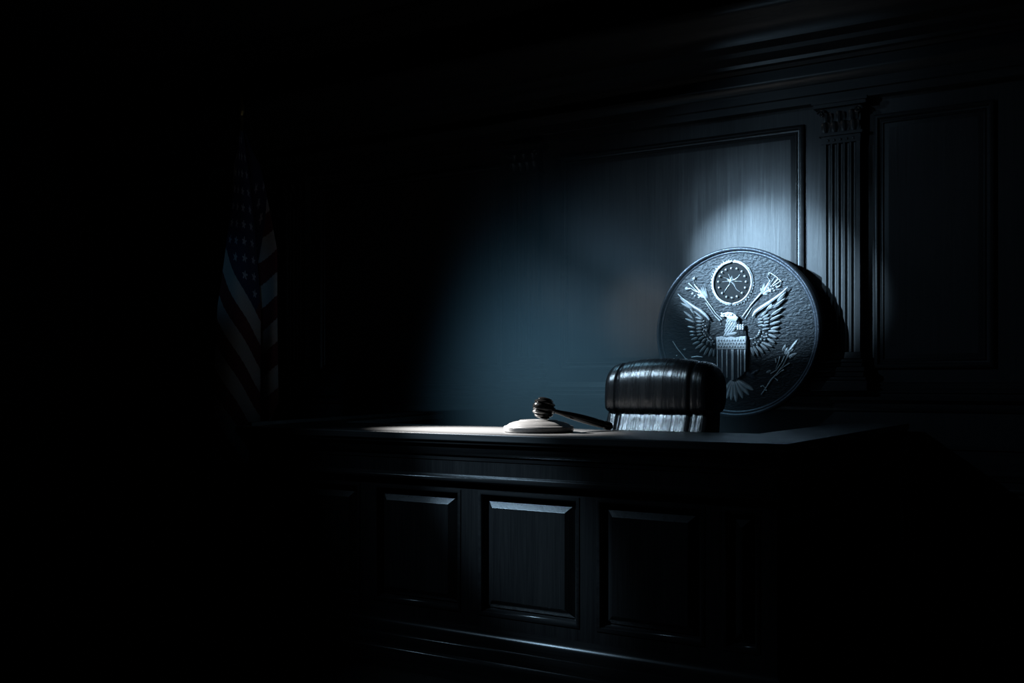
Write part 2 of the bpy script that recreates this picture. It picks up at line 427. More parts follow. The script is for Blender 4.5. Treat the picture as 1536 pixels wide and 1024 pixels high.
hp = [(0, .05), (.018, .052), (.019, .066), (.014, .070), (.0125, .075), (.0125, .10), (.0165, .14), (.0215, .20), (.024, .26), (.0245, .32), (.023, ln - .045), (.020, ln - .036), (.020, ln - .032), (.0245, ln - .026), (.026, ln - .008), (.022, ln + .012), (.013, ln + .022), (0, ln + .026)]
lathe(bm, hp, 40, Matrix.Translation(H) @ q)
lowest = min(v.co.z for v in bm.verts)
print('gavel handle lowest', lowest - HT, 'dz', dz)
obj('handle', bm, M['gavel'], gv, smooth=35)

# ------------------------------------------------------------------ leather chair
cx, cw = -2.612, .343
PF = .45
chair = empty('leather_chair', (cx, 5.95, PF), 'high-backed black leather judge chair behind the bench, below the round seal', 'chair')
def cushion(name, prof, x0, x1, parent, seams=(), rnd=.06, ns=72, mat='leather', amp=.012, wr=0.0, crown=0.0):
    """closed side profile of (y,z) carried across x, ends rounded in and seams pinched"""
    bm = bmesh.new(); n = len(prof)
    cyy = sum(p[0] for p in prof) / n; czz = sum(p[1] for p in prof) / n
    rows = []
    w = x1 - x0
    for i in range(ns + 1):
        t = i / ns; x = x0 + w * t
        e = min(t, 1 - t) * w
        ins = rnd * (1 - math.sqrt(max(0, 1 - (1 - min(e / rnd, 1)) ** 2))) * .55 if e < rnd else 0
        for s in seams: ins += amp * math.exp(-((t - s) * w / .009) ** 2)
        row = []
        for j, (y, z) in enumerate(prof):
            a, b = prof[j - 1], prof[(j + 1) % n]
            tx, tz = b[0] - a[0], b[1] - a[1]; l = math.hypot(tx, tz) or 1
            nx, nz = tz / l, -tx / l
            if (y - cyy) * nx + (z - czz) * nz < 0 and n < 9: nx, nz = -nx, -nz
            wv = wr * (math.sin(x * 71 + z * 9) + .6 * math.sin(x * 123 - z * 7 + 1.3) + .5 * math.sin(x * 37 + 2)) * (1 if ins < .01 else .3)
            dzc = -crown * abs(2 * t - 1) ** 2.2 * max(0, min(1, (z - 1.5) / .25))
            row.append(bm.verts.new((x, y - nx * SGN * (ins - wv), z - nz * SGN * (ins - wv) + dzc)))
        rows.append(row)
    for a, b in zip(rows, rows[1:]):
        for j in range(n): bm.faces.new((a[j], a[(j + 1) % n], b[(j + 1) % n], b[j]))
    bm.faces.new(rows[0][::-1]); bm.faces.new(rows[-1])
    return obj(name, bm, M[mat], parent, smooth=60)
def roundpoly(pts, k=6):
    """Catmull-Rom closed"""
    out = []; n = len(pts)
    for i in range(n):
        p0, p1, p2, p3 = (Vector(pts[(i + d) % n]) for d in (-1, 0, 1, 2))
        for s in range(k):
            t = s / k
            v = .5 * ((2 * p1) + (p2 - p0) * t + (2 * p0 - 5 * p1 + 4 * p2 - p3) * t * t + (3 * p1 - p0 - 3 * p2 + p3) * t ** 3)
            out.append((v.x, v.y))
    return out
SGN = 1   # profile given clockwise in (y,z) seen from +x ... outward normal = (dz,-dy)
roll = roundpoly([(5.80, 1.45), (5.86, 1.432), (6.00, 1.43), (6.09, 1.46), (6.125, 1.56), (6.11, 1.67), (6.04, 1.75), (5.94, 1.776), (5.85, 1.745), (5.795, 1.67), (5.78, 1.56), (5.782, 1.48)])
back = roundpoly([(5.66, .98), (5.78, .95), (5.90, 1.0), (5.99, 1.2), (6.03, 1.46), (5.93, 1.50), (5.835, 1.47), (5.78, 1.36), (5.72, 1.22), (5.66, 1.08)])
cushion('backrest', back, cx - cw + .006, cx + cw - .006, chair, (.13, .83), .05, wr=.0007)
cushion('headrest', roll, cx - cw, cx + cw, chair, (.13, .83), .05, wr=.0007, crown=.04)
seat = roundpoly([(5.20, .88), (5.30, .86), (5.75, .87), (5.78, .93), (5.76, 1.0), (5.5, 1.015), (5.28, 1.02), (5.19, .97)])
cushion('seat', seat, cx - .29, cx + .29, chair, (), .05)
for s in (-1, 1):
    bm = bmesh.new()
    xa = cx + s * .325
    prism(bm, roundpoly([(5.25, 1.14), (5.30, 1.20), (5.6, 1.21), (5.78, 1.19), (5.78, 1.14), (5.6, 1.135)], 4), lambda p: (xa - .035, p[0], p[1]), lambda p: (xa + .035, p[0], p[1]))
    arm = obj('armrest', bm, M['leather'], chair, bevel=.012, seg=3)
    bm = bmesh.new(); tube(bm, [(xa, 5.36, 1.15), (xa, 5.36, .95), (xa - s * .06, 5.45, .87), (cx + s * .2, 5.5, .865)], .016, 10)
    obj('arm_support', bm, M['metal'], arm)
bm = bmesh.new(); lathe(bm, [(0, .09), (.035, .09), (.035, .30), (.022, .31), (.022, .40), (.09, .405), (.09, .415), (0, .415)], 24, Matrix.Translation((cx, 5.5, PF)))
obj('pedestal', bm, M['metal'], chair)
for k in range(5):
    a = 2 * PI * k / 5 + .3
    bm = bmesh.new(); d = Vector((math.cos(a), math.sin(a), 0))
    o = Vector((cx, 5.5, PF))
    tube(bm, [o + d * .02 + Vector((0, 0, .12)), o + d * .18 + Vector((0, 0, .10)), o + d * .30 + Vector((0, 0, .075))], [.026, .022, .016], 10)
    lg = obj('base_arm', bm, M['metal'], chair)
    bm = bmesh.new(); c0 = o + d * .30 + Vector((0, 0, .0285))
    lathe(bm, [(0, -.022), (.022, -.022), (.0275, -.016), (.0275, .016), (.022, .022), (0, .022)], 20, Matrix.Translation(c0) @ Matrix.Rotation(a + PI / 2, 4, 'Z') @ Matrix.Rotation(PI / 2, 4, 'Y'))
    tube(bm, [c0, c0 + Vector((0, 0, .05))], .008, 8)
    obj('caster', bm, M['plastic'], lg)

# ------------------------------------------------------------------ the round seal
YS = 7.27                        # plane of the field
sc = W(1104, 498, YS); R = .617
seal = empty('round_seal', (sc.x, YW - .09, sc.z), 'large round metal seal with a relief eagle and striped shield, mounted on the panelled wall', 'wall seal')
RX = Matrix.Translation((sc.x, YS, sc.z)) @ Matrix.Rotation(PI / 2, 4, 'X')   # local z -> -y (towards viewer)
bm = bmesh.new(); lathe(bm, [(0, -.012), (R - .02, -.012), (R - .02, 0), (0, 0)], 160, RX)
obj('disc_face', bm, M['disc'], seal)
bm = bmesh.new()
pr = []
for k in range(13):
    a = PI * k / 12
    pr.append((R - .013 + .013 * math.cos(a), .014 + .016 * math.sin(a)))
lathe(bm, [(R - .03, -.02), (R, -.02)] + pr + [(R - .026, .004), (R - .034, .008), (R - .042, .004), (R - .046, .0), (R - .046, -.02)], 180, RX)
obj('rim', bm, M['rim'], seal, smooth=60)
bm = bmesh.new(); lathe(bm, [(0, -.14), (R - .012, -.14), (R - .004, -.13), (R - .004, -.0205), (0, -.0205)], 160, RX)
obj('seal_body', bm, M['side'], seal, smooth=40, label='side of the seal, its shade put into the colour')
bm = bmesh.new(); lathe(bm, [(0, -.229), (.30, -.229), (.30, -.1405), (0, -.1405)], 48, RX @ Matrix.Translation((0, .22, 0)))
obj('mounting_plate', bm, M['side'], seal)

def S(px, py, h=0.0):
    p = W(px, py, YS); return Vector((p.x, YS - h, p.z))
MM = 7.6 / F                       # metres per pixel at the seal
def feather(bm, p0, p1, w, h=.014, bend=0.0, sharp=.6, n=8, e0=.0, rise=.0):
    a = S(*p0); b = S(*p1); d = b - a; L = d.length; d.normalize(); nrm = Vector((0, -1, 0)); sdv = d.cross(nrm).normalized()
    w *= MM / 2; rows = []
    for i in range(n + 1):
        t = i / n
        hw = w * max(.06, math.sin(PI * (.10 + .86 * t)) ** sharp)
        if t > .9: hw *= .6
        c = a + d * (L * t) + sdv * bend * L * math.sin(PI * t) + nrm * (e0 + rise * t)
        hh = h * (.55 + .45 * math.sin(PI * min(1, t + .25)))
        if i in (0, n): hh *= .45
        rows.append([bm.verts.new(c + sdv * (q * hw) + nrm * (hh * z)) for q, z in ((-1, -.3), (-.95, .25), (-.55, .75), (0, 1), (.55, .75), (.95, .25), (1, -.3))])
    m = len(rows[0])
    for r0, r1 in zip(rows, rows[1:]):
        for k in range(m - 1): bm.faces.new((r0[k], r0[k + 1], r1[k + 1], r1[k]))
        bm.faces.new((r0[m - 1], r0[0], r1[0], r1[m - 1]))
    bm.faces.new(rows[0][::-1]); bm.faces.new(rows[-1])
def line(bm, pts, r, h=.006, n=8):
    r_ = [x * MM for x in r] if hasattr(r, '__len__') else r * MM
    tube(bm, [S(px, py, h) for px, py in pts], r_, n)
def blob(bm, px, py, r, h=.01, ry=None, e0=0):
    c = S(px, py, e0); r *= MM; ry = (ry or 0) * MM or r
    lathe(bm, [(0, -.002), (r, -.001), (r * .92, h * .5), (r * .6, h * .88), (0, h)], 14, Matrix.Translation(c) @ Matrix.Rotation(PI / 2, 4, 'X') @ Matrix.Diagonal((1, ry / r, 1, 1)))
def plate(bm, poly, h0, h1, ins=.9):
    """poly in pixels, a bevelled plate standing off the field"""
    P = [S(*p) for p in poly]; c = sum(P, Vector()) / len(P); n = len(P)
    dn = Vector((0, -1, 0)); R_ = []
    for k, (s, h) in enumerate(((1, h0), (1, h1 - .003), (ins, h1))):
        R_.append([bm.verts.new(c + (p - c) * s + dn * h) for p in P])
    for a, b in zip(R_, R_[1:]):
        for k in range(n): bm.faces.new((a[k], a[(k + 1) % n], b[(k + 1) % n], b[k]))
    bm.faces.new(R_[0][::-1]); bm.faces.new(R_[-1])

z2 = lambda x, y: (1010 + x / 7.314, 400 + y / 7.314)
z3 = lambda x, y: (1100 + x / 7.31, 400 + y / 7.31)
z4 = lambda x, y: (1070 + x / 6.83, 460 + y / 6.83)
z1 = lambda x, y: (1050 + x / 10.24, 380 + y / 10.24)
z5 = lambda x, y: (1110 + x / 8.53, 500 + y / 8.53)
zA = lambda x, y: (970 + x / 3.532, 350 + y / 3.532)

bm = bmesh.new()
body = [z4(*p) for p in ((60, 320), (120, 290), (150, 220), (180, 130), (230, 95), (270, 110), (280, 180), (330, 200), (345, 300), (340, 420), (300, 650), (215, 740), (130, 690), (70, 480))]
plate(bm, body, -.004, .022, .82)
eagle = obj('eagle', bm, M['disc'], seal, smooth=20)
# neck and head
bm = bmesh.new()
for k in range(7):
    for j in range(4):
        x, y = 165 + j * 26 - k * 2 + (k % 2) * 10, 120 + k * 24
        if k > 4 and j > 2: continue
        feather(bm, z4(x, y), z4(x - 18 - 3 * k, y + 42), 4.2, .012, e0=.022, n=5)
feather(bm, z4(240, 125), z4(122, 300), 6.5, .014, e0=.018)
head = [z4(*p) for p in ((205, 62), (170, 58), (140, 62), (118, 70), (98, 78), (92, 98), (102, 106), (122, 96), (150, 105), (165, 130), (200, 150), (250, 150), (268, 115), (245, 85))]
plate(bm, head, 0, .040, .75)
for k in range(7): blob(bm, *z4(108 + k * 17, 72 + 6 * (k % 2) + k * 2), 1.9, .014, e0=.036)
for k in range(9): blob(bm, *z4(265 + (k % 3) * 26, 190 + (k // 3) * 20), 1.8, .014, e0=.022)
feather(bm, z4(150, 290), z4(255, 268), 5.5, .012, e0=.024)
obj('head_and_neck', bm, M['relief'], eagle, smooth=28)

def wing(name, lead, prim, sec, dots, cov):
    bm = bmesh.new()
    plate(bm, cov, -.004, .010, .86)
    obj('wing_ground', bm, M['disc'], eagle, smooth=20, label='dark metal behind the feathers'); bm = bmesh.new()
    tube(bm, [S(*p, .026) for p, _ in lead], [r * MM for _, r in lead], 10)
    for k, (tip, inn) in enumerate(prim): feather(bm, inn, tip, 4.0, .020, e0=.010, rise=.006)
    for tip, inn in sec: feather(bm, inn, tip, 3.1, .018, e0=.018)
    for p in dots: blob(bm, *p, 1.5, .016, e0=.012)
    return obj(name, bm, M['relief'], eagle, smooth=50)
leadL = [(z2(65, 300), .7), (z2(110, 345), 1.2), (z2(180, 395), 1.8), (z2(240, 440), 2.2), (z2(300, 475), 2.7), (z2(350, 515), 2.5), (z2(385, 550), 2.0), (z2(410, 585), 1.2)]
primL = [((85, 345), (215, 450)), ((95, 400), (220, 470)), ((125, 490), (232, 575)), ((140, 570), (245, 612)), ((165, 655), (245, 672)), ((185, 712), (250, 716)), ((192, 752), (250, 748)), ((205, 802), (275, 775)), ((220, 852), (295, 820)), ((250, 900), (340, 838)), ((300, 940), (365, 862)), ((345, 975), (395, 882)), ((398, 988), (432, 893)), ((448, 985), (465, 900))]
secL = [((235, 487), (335, 565)), ((252, 553), (330, 578)), ((258, 598), (332, 606)), ((262, 640), (325, 640)), ((262, 680), (320, 675)), ((262, 715), (318, 708)), ((268, 752), (325, 735)), ((285, 800), (345, 760)), ((320, 830), (365, 790)), ((190, 450), (240, 520)), ((375, 860), (395, 800)), ((425, 870), (430, 815))]
dotL = [z2(*p) for p in ((345, 598), (340, 632), (365, 650), (335, 662), (350, 690), (335, 712), (350, 735), (372, 700), (365, 755), (385, 790), (405, 815), (430, 790), (415, 775), (445, 815), (460, 850))]
covL = [z2(*p) for p in ((85, 330), (200, 405), (310, 480), (395, 560), (405, 640), (385, 715), (415, 770), (485, 775), (480, 900), (420, 900), (340, 860), (280, 800), (235, 720), (235, 600), (190, 470))]
wing('wing', leadL, [(z2(*a), z2(*b)) for a, b in primL], [(z2(*a), z2(*b)) for a, b in secL], dotL, covL)
leadR = [(z3(610, 225), .7), (z3(550, 285), 1.3), (z3(480, 340), 1.8), (z3(410, 390), 2.2), (z3(350, 430), 2.6), (z3(290, 470), 2.6), (z3(250, 503), 2.2), (z3(225, 545), 1.3)]
primR = [((588, 280), (490, 375)), ((578, 348), (440, 455)), ((556, 445), (425, 530)), ((538, 525), (415, 582)), ((522, 600), (412, 632)), ((512, 660), (418, 682)), ((500, 712), (395, 705)), ((485, 778), (392, 742)), ((465, 835), (382, 788)), ((437, 878), (330, 830)), ((390, 915), (305, 848)), ((340, 948), (262, 868)), ((285, 978), (228, 872)), ((235, 980), (200, 880)), ((430, 405), (370, 485))]
secR = [((375, 485), (310, 545)), ((400, 520), (330, 560)), ((405, 560), (340, 582)), ((330, 570), (280, 580)), ((400, 600), (345, 615)), ((335, 605), (280, 615)), ((395, 635), (330, 655)), ((340, 635), (290, 650)), ((400, 675), (330, 690)), ((395, 470), (455, 420))]
dotR = [z3(*p) for p in ((340, 720), (370, 735), (325, 760), (352, 800), (310, 795), (375, 765), (285, 822), (250, 830), (300, 700), (295, 722), (285, 742), (268, 760), (245, 778), (215, 792), (200, 790), (330, 835), (270, 850), (230, 845), (350, 770))]
covR = [z3(*p) for p in ((590, 260), (480, 345), (350, 435), (245, 510), (240, 620), (295, 690), (270, 770), (190, 800), (190, 890), (260, 890), (340, 850), (410, 790), (430, 680), (430, 560), (500, 420))]
wing('wing', leadR, [(z3(*a), z3(*b)) for a, b in primR], [(z3(*a), z3(*b)) for a, b in secR], dotR, covR)
# tail
bm = bmesh.new()
for tip in ((95, 900), (140, 938), (185, 955), (238, 972), (305, 938), (368, 902), (412, 852)):
    feather(bm, z4(218 + (tip[0] - 230) * .15, 748), z4(*tip), 7.2, .014, e0=.004, sharp=.45)
obj('tail', bm, M['relief'], eagle, smooth=45)
# legs and talons
for s in (1, -1):
    bm = bmesh.new()
    mx = lambda x: 215 + s * (x - 215)
    feather(bm, z4(mx(310), 650), z4(mx(440), 735), 10, .018, sharp=.5)
    feather(bm, z4(mx(380), 700), z4(mx(475), 640), 7, .014, sharp=.5)
    for dx in (0, 22, 44): feather(bm, z4(mx(405 + dx * .6), 568 + dx * .5), z4(mx(435 + dx), 605 + dx * .2), 2.6, .02)
    blob(bm, *z4(mx(430), 685), 1.1, .026)
    obj('leg', bm, M['rim'], eagle, smooth=45)
# shield
bm = bmesh.new()
sh = [z4(*p) for p in ((42, 308), (100, 300), (150, 312), (200, 302), (250, 312), (300, 300), (358, 300), (354, 480), (350, 655), (325, 690), (280, 725), (215, 762), (150, 725), (105, 690), (70, 655), (52, 480))]
plate(bm, sh, .0, .034, .96)
shield = obj('shield', bm, M['rim'], eagle, smooth=30, label='dark grey shield ground')
bm = bmesh.new()
bars = ((60, 11, 640), (110, 13, 690), (158, 14, 725), (215, 26, 752), (272, 14, 725), (300, 8, 708), (340, 13, 665))
for xx, ww, yb_ in bars:
    a, b = z4(xx - ww / 2, 438), z4(xx + ww / 2, yb_)
    plate(bm, [(a[0], a[1]), (b[0], a[1]), (b[0], b[1] - .5), (a[0], b[1] + .5)], .030, .040, .93)
obj('shield_bars', bm, M['relief'], shield, label='pale raised vertical bars', smooth=30)
bm = bmesh.new()
plate(bm, [z4(*p) for p in ((46, 312), (100, 304), (150, 316), (200, 306), (250, 316), (300, 304), (354, 304), (352, 435), (52, 438))], .030, .041, .97)
for r in range(3):
    for k in range(10): blob(bm, *z4(72 + k * 28 + (r % 2) * 12, 345 + r * 32), 1.5, .010, e0=.040)
obj('shield_chief', bm, M['relief'], shield, label='studded upper band', smooth=28)
# star ring
bm = bmesh.new()
cc = z1(502, 452); N = 72
rc = S(*cc)
rx_, rz_ = 28.6 * MM * 1.05, 31.6 * MM * .985
ring = [Vector((rc.x + rx_ * math.cos(2 * PI * k / N), YS - .014, rc.z + rz_ * math.sin(2 * PI * k / N))) for k in range(N + 1)]
tube(bm, ring, .0065, 10)
ring2 = [Vector((rc.x + (p.x - rc.x) * 1.035, YS - .006, rc.z + (p.z - rc.z) * 1.035)) for p in ring]
tube(bm, ring2, .008, 10)
for k in range(44):
    a = 2 * PI * k / 44 + random.uniform(-.03, .03); e = 1.085 + random.uniform(-.01, .02)
    blob(bm, cc[0] + math.cos(a) * 29.4 * e, cc[1] + math.sin(a) * 31.2 * e, random.uniform(.8, 1.3), .012)
sr = obj('star_ring', bm, M['relief'], seal, smooth=60, label='raised wreath ring')
bm = bmesh.new(); lathe(bm, [(0, -.004), (rx_ - .004, -.004), (rx_ - .004, .002), (0, .002)], 64, Matrix.Translation((rc.x, YS, rc.z)) @ Matrix.Rotation(PI / 2, 4, 'X') @ Matrix.Diagonal((1, rz_ / rx_, 1, 1)))
obj('ring_ground', bm, M['side'], sr, label='dark ground inside the ring')
dots = ((487, 230), (572, 235), (648, 278), (693, 350), (712, 435), (700, 528), (652, 608), (576, 662), (497, 683), (415, 668), (348, 610), (300, 527), (288, 437), (312, 355), (345, 292), (404, 252))
for d in dots:
    bm = bmesh.new(); blob(bm, *z1(*d), 1.9, .020)
    obj('small_star', bm, M['relief'], sr, smooth=50)
bm = bmesh.new()
def star(bm, px, py, r, h, rot=0, inner=.42):
    c = S(px, py); top_ = bm.verts.new(c + Vector((0, -h, 0))); ed = []
    for k in range(10):
        rr = (r if k % 2 == 0 else r * inner) * MM; a = PI / 2 + PI * k / 5 + rot
        ed.append(bm.verts.new(c + Vector((rr * math.cos(a), -.001, rr * math.sin(a)))))
    for k in range(10): bm.faces.new((ed[k], ed[(k + 1) % 10], top_))
    bm.faces.new(ed[::-1])
sx_, sy_ = z1(492, 425)
star(bm, sx_, sy_, 9.0, .026)
for p in ((375, 605), (402, 550), (620, 318), (625, 592), (360, 372), (345, 436), (660, 436), (500, 330)):
    pass
line(bm, [z1(492, 425), z1(402, 550), z1(372, 600)], [.7, .45, .2])
line(bm, [z1(492, 425), z1(580, 372), z1(618, 322)], [.7, .45, .2])
line(bm, [z1(492, 425), z1(565, 555), z1(615, 590)], [.55, .3, .2])
line(bm, [z1(492, 425), z1(420, 385), z1(365, 372)], [.4, .25, .15])
line(bm, [z1(492, 425), z1(345, 436)], [.35, .15])
line(bm, [z1(492, 425), z1(655, 430)], [.35, .15])
line(bm, [z1(492, 425), z1(440, 320)], [.5, .2])
obj('centre_star', bm, M['relief'], sr, label='bright five-pointed star with rays', smooth=0)
# arrow bundles above the wings
bm = bmesh.new()
line(bm, [z2(540, 580), z2(470, 510), z2(370, 370), z2(300, 270), z2(235, 190)], [.6, .6, .9, 1.3, .7], .010)
line(bm, [z2(512, 588), z2(450, 525), z2(360, 395)], [.9, .5, .5], .007)
for a, b, w in (((365, 350), (300, 215), 2.2), ((375, 345), (320, 208), 2.0), ((390, 350), (345, 205), 2.2), ((330, 320), (265, 230), 5), ((345, 345), (260, 300), 4.5), ((310, 330), (270, 340), 4)): feather(bm, z2(*a), z2(*b), w, .016)
line(bm, [z2(300, 280), z2(240, 200), z2(215, 130), z2(245, 115)], [1, .8, .9, 1.4], .012)
line(bm, [z2(290, 290), z2(220, 225), z2(175, 180)], [.8, .6, 1.5], .012)
line(bm, [z2(270, 280), z2(200, 240), z2(140, 245)], [.7, .5, 2.4], .010)
blob(bm, *z2(150, 240), 3.2, .016); blob(bm, *z2(215, 295), 2.3, .014); blob(bm, *z2(240, 320), 1.8, .014); blob(bm, *z2(235, 130), 2.3, .018); blob(bm, *z2(515, 590), 1.6, .02); blob(bm, *z2(525, 628), 1.2, .016)
obj('arrow_bundle', bm, M['relief'], seal, smooth=50)
bm = bmesh.new()
line(bm, [z3(100, 550), z3(200, 415), z3(310, 290)], [.6, .8, 1.5], .010)
line(bm, [z3(130, 572), z3(205, 450)], [.45, .5], .007)
for a, b, w in (((305, 300), (345, 180), 3.2), ((315, 300), (400, 160), 3.4), ((325, 300), (460, 110), 3), ((330, 305), (420, 240), 5), ((330, 300), (380, 300), 4.5), ((320, 290), (300, 230), 3)): feather(bm, z3(*a), z3(*b), w, .016)
line(bm, [z3(350, 260), z3(410, 150), z3(375, 110), z3(405, 65)], [.8, .8, .9, 1.4], .014)
line(bm, [z3(405, 65), z3(470, 105), z3(530, 160), z3(520, 205), z3(480, 230)], [.9, .5, .9, .9, .5], .010)
line(bm, [z3(430, 205), z3(500, 130)], [.6, .9], .012)
line(bm, [z3(440, 215), z3(520, 160)], [.6, .7], .012)
for p in ((440, 240), (410, 270), (455, 262), (390, 235), (420, 215), (475, 215)): blob(bm, *z3(*p), 1.6, .015)
obj('arrow_bundle', bm, M['relief'], seal, smooth=50)
# branches below the wings
bm = bmesh.new()
line(bm, [z5(280, 780), z5(330, 710), z5(400, 600), z5(480, 510), z5(560, 400), z5(610, 300), z5(640, 240)], [.9, .9, 1.5, .8, .7, .8, 1.4], .010)
line(bm, [z5(395, 515), z5(470, 470), z5(540, 370), z5(575, 290)], [.9, .7, .6, .6], .010)
line(bm, [z5(460, 460), z5(490, 380), z5(520, 290)], [.4, .6, 1.0], .008)
line(bm, [z5(480, 500), z5(560, 430), z5(640, 378)], [.5, .5, 1.3], .010)
line(bm, [z5(470, 540), z5(520, 490), z5(570, 462)], [.5, .5, 1.3], .010)
line(bm, [z5(440, 560), z5(490, 600)], [.4, 1.2], .009); line(bm, [z5(330, 700), z5(300, 665), z5(270, 680)], [.6, .7, 1.1], .010); line(bm, [z5(310, 720), z5(350, 725)], [.5, 1.2], .010)
line(bm, [z5(460, 320), z5(466, 375)], [1.3, .8], .008)
for a, b, w in (((610, 260), (742, 75), 5.5), ((620, 300), (730, 255), 5.5), ((590, 275), (690, 200), 4), ((575, 265), (612, 175), 4), ((545, 225), (588, 140), 4), ((640, 320), (700, 270), 4), ((340, 500), (400, 475), 4.5), ((585, 280), (635, 200), 3.5)): feather(bm, z5(*a), z5(*b), w, .014)
obj('branch', bm, M['relief'], seal, smooth=50)
bm = bmesh.new()
line(bm, [zA(140, 570), zA(165, 610), zA(190, 640), zA(240, 700), zA(300, 780)], [.6, .9, .6, .9, 1.2], .009)
star(bm, *zA(203, 616), 3.2, .014, .2)
blob(bm, *zA(160, 648), 1.1, .01)
line(bm, [zA(240, 656), zA(270, 652), zA(300, 655)], [.8, 1.1, .7], .010)
for a, b, w in (((240, 690), (200, 660), 4), ((265, 720), (230, 730), 4), ((280, 745), (310, 700), 4)): feather(bm, zA(*a), zA(*b), w, .012)
obj('branch', bm, M['relief'], seal, smooth=50)

# ------------------------------------------------------------------ flag
FY = 5.5
fp = W(362, 600, FY); fx = fp.x
ZT = W(362, 205, FY).z
pole = empty('flag_on_stand', (fx, FY, 0), 'striped and starred flag hanging in folds from a tall pole left of the bench', 'flag')
bm = bmesh.new(); tube(bm, [(fx, FY, .05), (fx, FY, ZT + .12)], .014, 16)
obj('pole', bm, M['brass'], pole)
bm = bmesh.new(); lathe(bm, [(0, 0), (.018, 0), (.022, .02), (.012, .035), (.03, .07), (.024, .12), (.006, .19), (0, .20)], 20, Matrix.Translation((fx, FY, ZT + .12)))
obj('finial', bm, M['brass'], pole)
bm = bmesh.new(); lathe(bm, [(0, 0), (.17, 0), (.17, .015), (.12, .03), (.05, .045), (.03, .12), (0, .12)], 40, Matrix.Translation((fx, FY, 0)))
obj('stand', bm, M['brass'], pole)
HO, FLY = 1.62, 2.7
ang = math.atan2(fx, FY)            # direction of the flag seen from the room's front
acr = Vector((math.cos(-ang), math.sin(-ang), 0)); dep = Vector((-acr.y, acr.x, 0))   # across, away
acr = Vector((FY, -fx, 0)).normalized(); dep = Vector((fx, FY, 0)).normalized()
nq, nh = 150, 330; HH = 2.45; QL = .95
def in_star(u, v, r):
    d = math.hypot(u, v)
    if d > r: return False
    a = math.atan2(v, u) % (2 * PI / 5); a = abs(a - PI / 5)
    rr = r * (.38 + .62 * (a / (PI / 5)) ** 1.3)
    return d < rr
bm = bmesh.new(); g = []; uvm = []
for i in range(nh + 1):
    h = HH * i / nh; hf = h / HH; row = []
    wd = .05 + .38 * min(1, (h / 1.3)) ** .95 + .10 * hf
    for j in range(nq + 1):
        qn = j / nq
        amp = (.02 + .07 * min(1, h / .9)); grow = min(1, h / .5)
        if qn < .55:
            u = qn / .55; xx = -.42 + .66 * u; yy = -amp * math.sin(PI * (.12 + .88 * u)); lift = 0
        elif qn < .66:
            u = (qn - .55) / .11; xx = .24 - .10 * math.sin(PI * u / 2); yy = amp * .9 * math.sin(PI * u / 2); lift = 0
        else:
            u = (qn - .66) / .34; xx = .14 + .34 * u; yy = amp * (.9 - 1.3 * math.sin(PI * u * .6)); lift = .60 * u
        xx = xx * wd + .018 * math.sin(h * 1.7) + .03 * hf + .006 * math.sin(14 * qn + 2 * h) * grow
        yy += -.03 - .010 * math.sin(16 * qn + 3 * h) * grow
        zz = ZT + .03 - h + lift * grow * (.3 + wd) - .05 * qn * grow
        p = Vector((fx, FY, 0)) + acr * xx + dep * (yy - .02); p.z = zz
        row.append(bm.verts.new(p))
    g.append(row)
for i in range(nh):
    for j in range(nq):
        f = bm.faces.new((g[i][j], g[i][j + 1], g[i + 1][j + 1], g[i + 1][j]))
        h = HH * (i + .5) / nh; qq = QL * (j + .5) / nq
        b = .707 * (h - qq) + .26; s = .707 * (h + qq)
        st = HO / 13
        k = int(math.floor(b / st)) if b > 0 else 0
        if b < 7 * st and s < 1.24:
            mi = 2
            # fifty-star lattice
            dv = 7 * st / 10; du = 1.06 / 12
            for r0 in (math.floor(b / dv), math.floor(b / dv) + 1):
                for c0 in (math.floor(s / du), math.floor(s / du) + 1):
                    if (r0 + c0) % 2 == 0 and 1 <= r0 <= 9 and 1 <= c0 <= 13 and in_star(b - r0 * dv, s - c0 * du, .036): mi = 1
        else:
            mi = 0 if k % 2 == 0 else 1
        f.material_index = mi
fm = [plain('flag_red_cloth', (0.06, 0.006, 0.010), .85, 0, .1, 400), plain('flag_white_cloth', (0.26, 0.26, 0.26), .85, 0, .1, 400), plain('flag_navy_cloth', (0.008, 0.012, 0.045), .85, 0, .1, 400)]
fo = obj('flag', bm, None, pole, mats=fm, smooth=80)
so = fo.modifiers.new('Solidify', 'SOLIDIFY'); so.thickness = .002

# ------------------------------------------------------------------ haze
hz = bmesh.new()
prism(hz, [(-4.58, .5), (-1.96, .5), (-1.96, 1.41), (-1.5, 1.41), (-1.5, 4.3), (-6.6, 4.3), (-6.6, 1.41), (-4.58, 1.41)], lambda p: (p[0], 6.15, p[1]), lambda p: (p[0], 7.08, p[1]))
m = bpy.data.materials.new('blue_haze'); m.use_nodes = True; nt = m.node_tree
for n_ in list(nt.nodes):
    if n_.type == 'BSDF_PRINCIPLED': nt.nodes.remove(n_)
out = [n_ for n_ in nt.nodes if n_.type == 'OUTPUT_MATERIAL'][0]
vs = nt.nodes.new('ShaderNodeVolumeScatter'); vs.inputs['Color'].default_value = (.75, .9, 1, 1); vs.inputs['Anisotropy'].default_value = 0.0
geo = nt.nodes.new('ShaderNodeNewGeometry')
HC = (-3.85, 6.60, 1.40); HS = (.80, .60, .62)
sb = nt.nodes.new('ShaderNodeVectorMath'); sb.operation = 'SUBTRACT'; sb.inputs[1].default_value = HC
dv_ = nt.nodes.new('ShaderNodeVectorMath'); dv_.operation = 'DIVIDE'; dv_.inputs[1].default_value = HS
dt = nt.nodes.new('ShaderNodeVectorMath'); dt.operation = 'DOT_PRODUCT'
nt.links.new(geo.outputs['Position'], sb.inputs[0]); nt.links.new(sb.outputs[0], dv_.inputs[0])
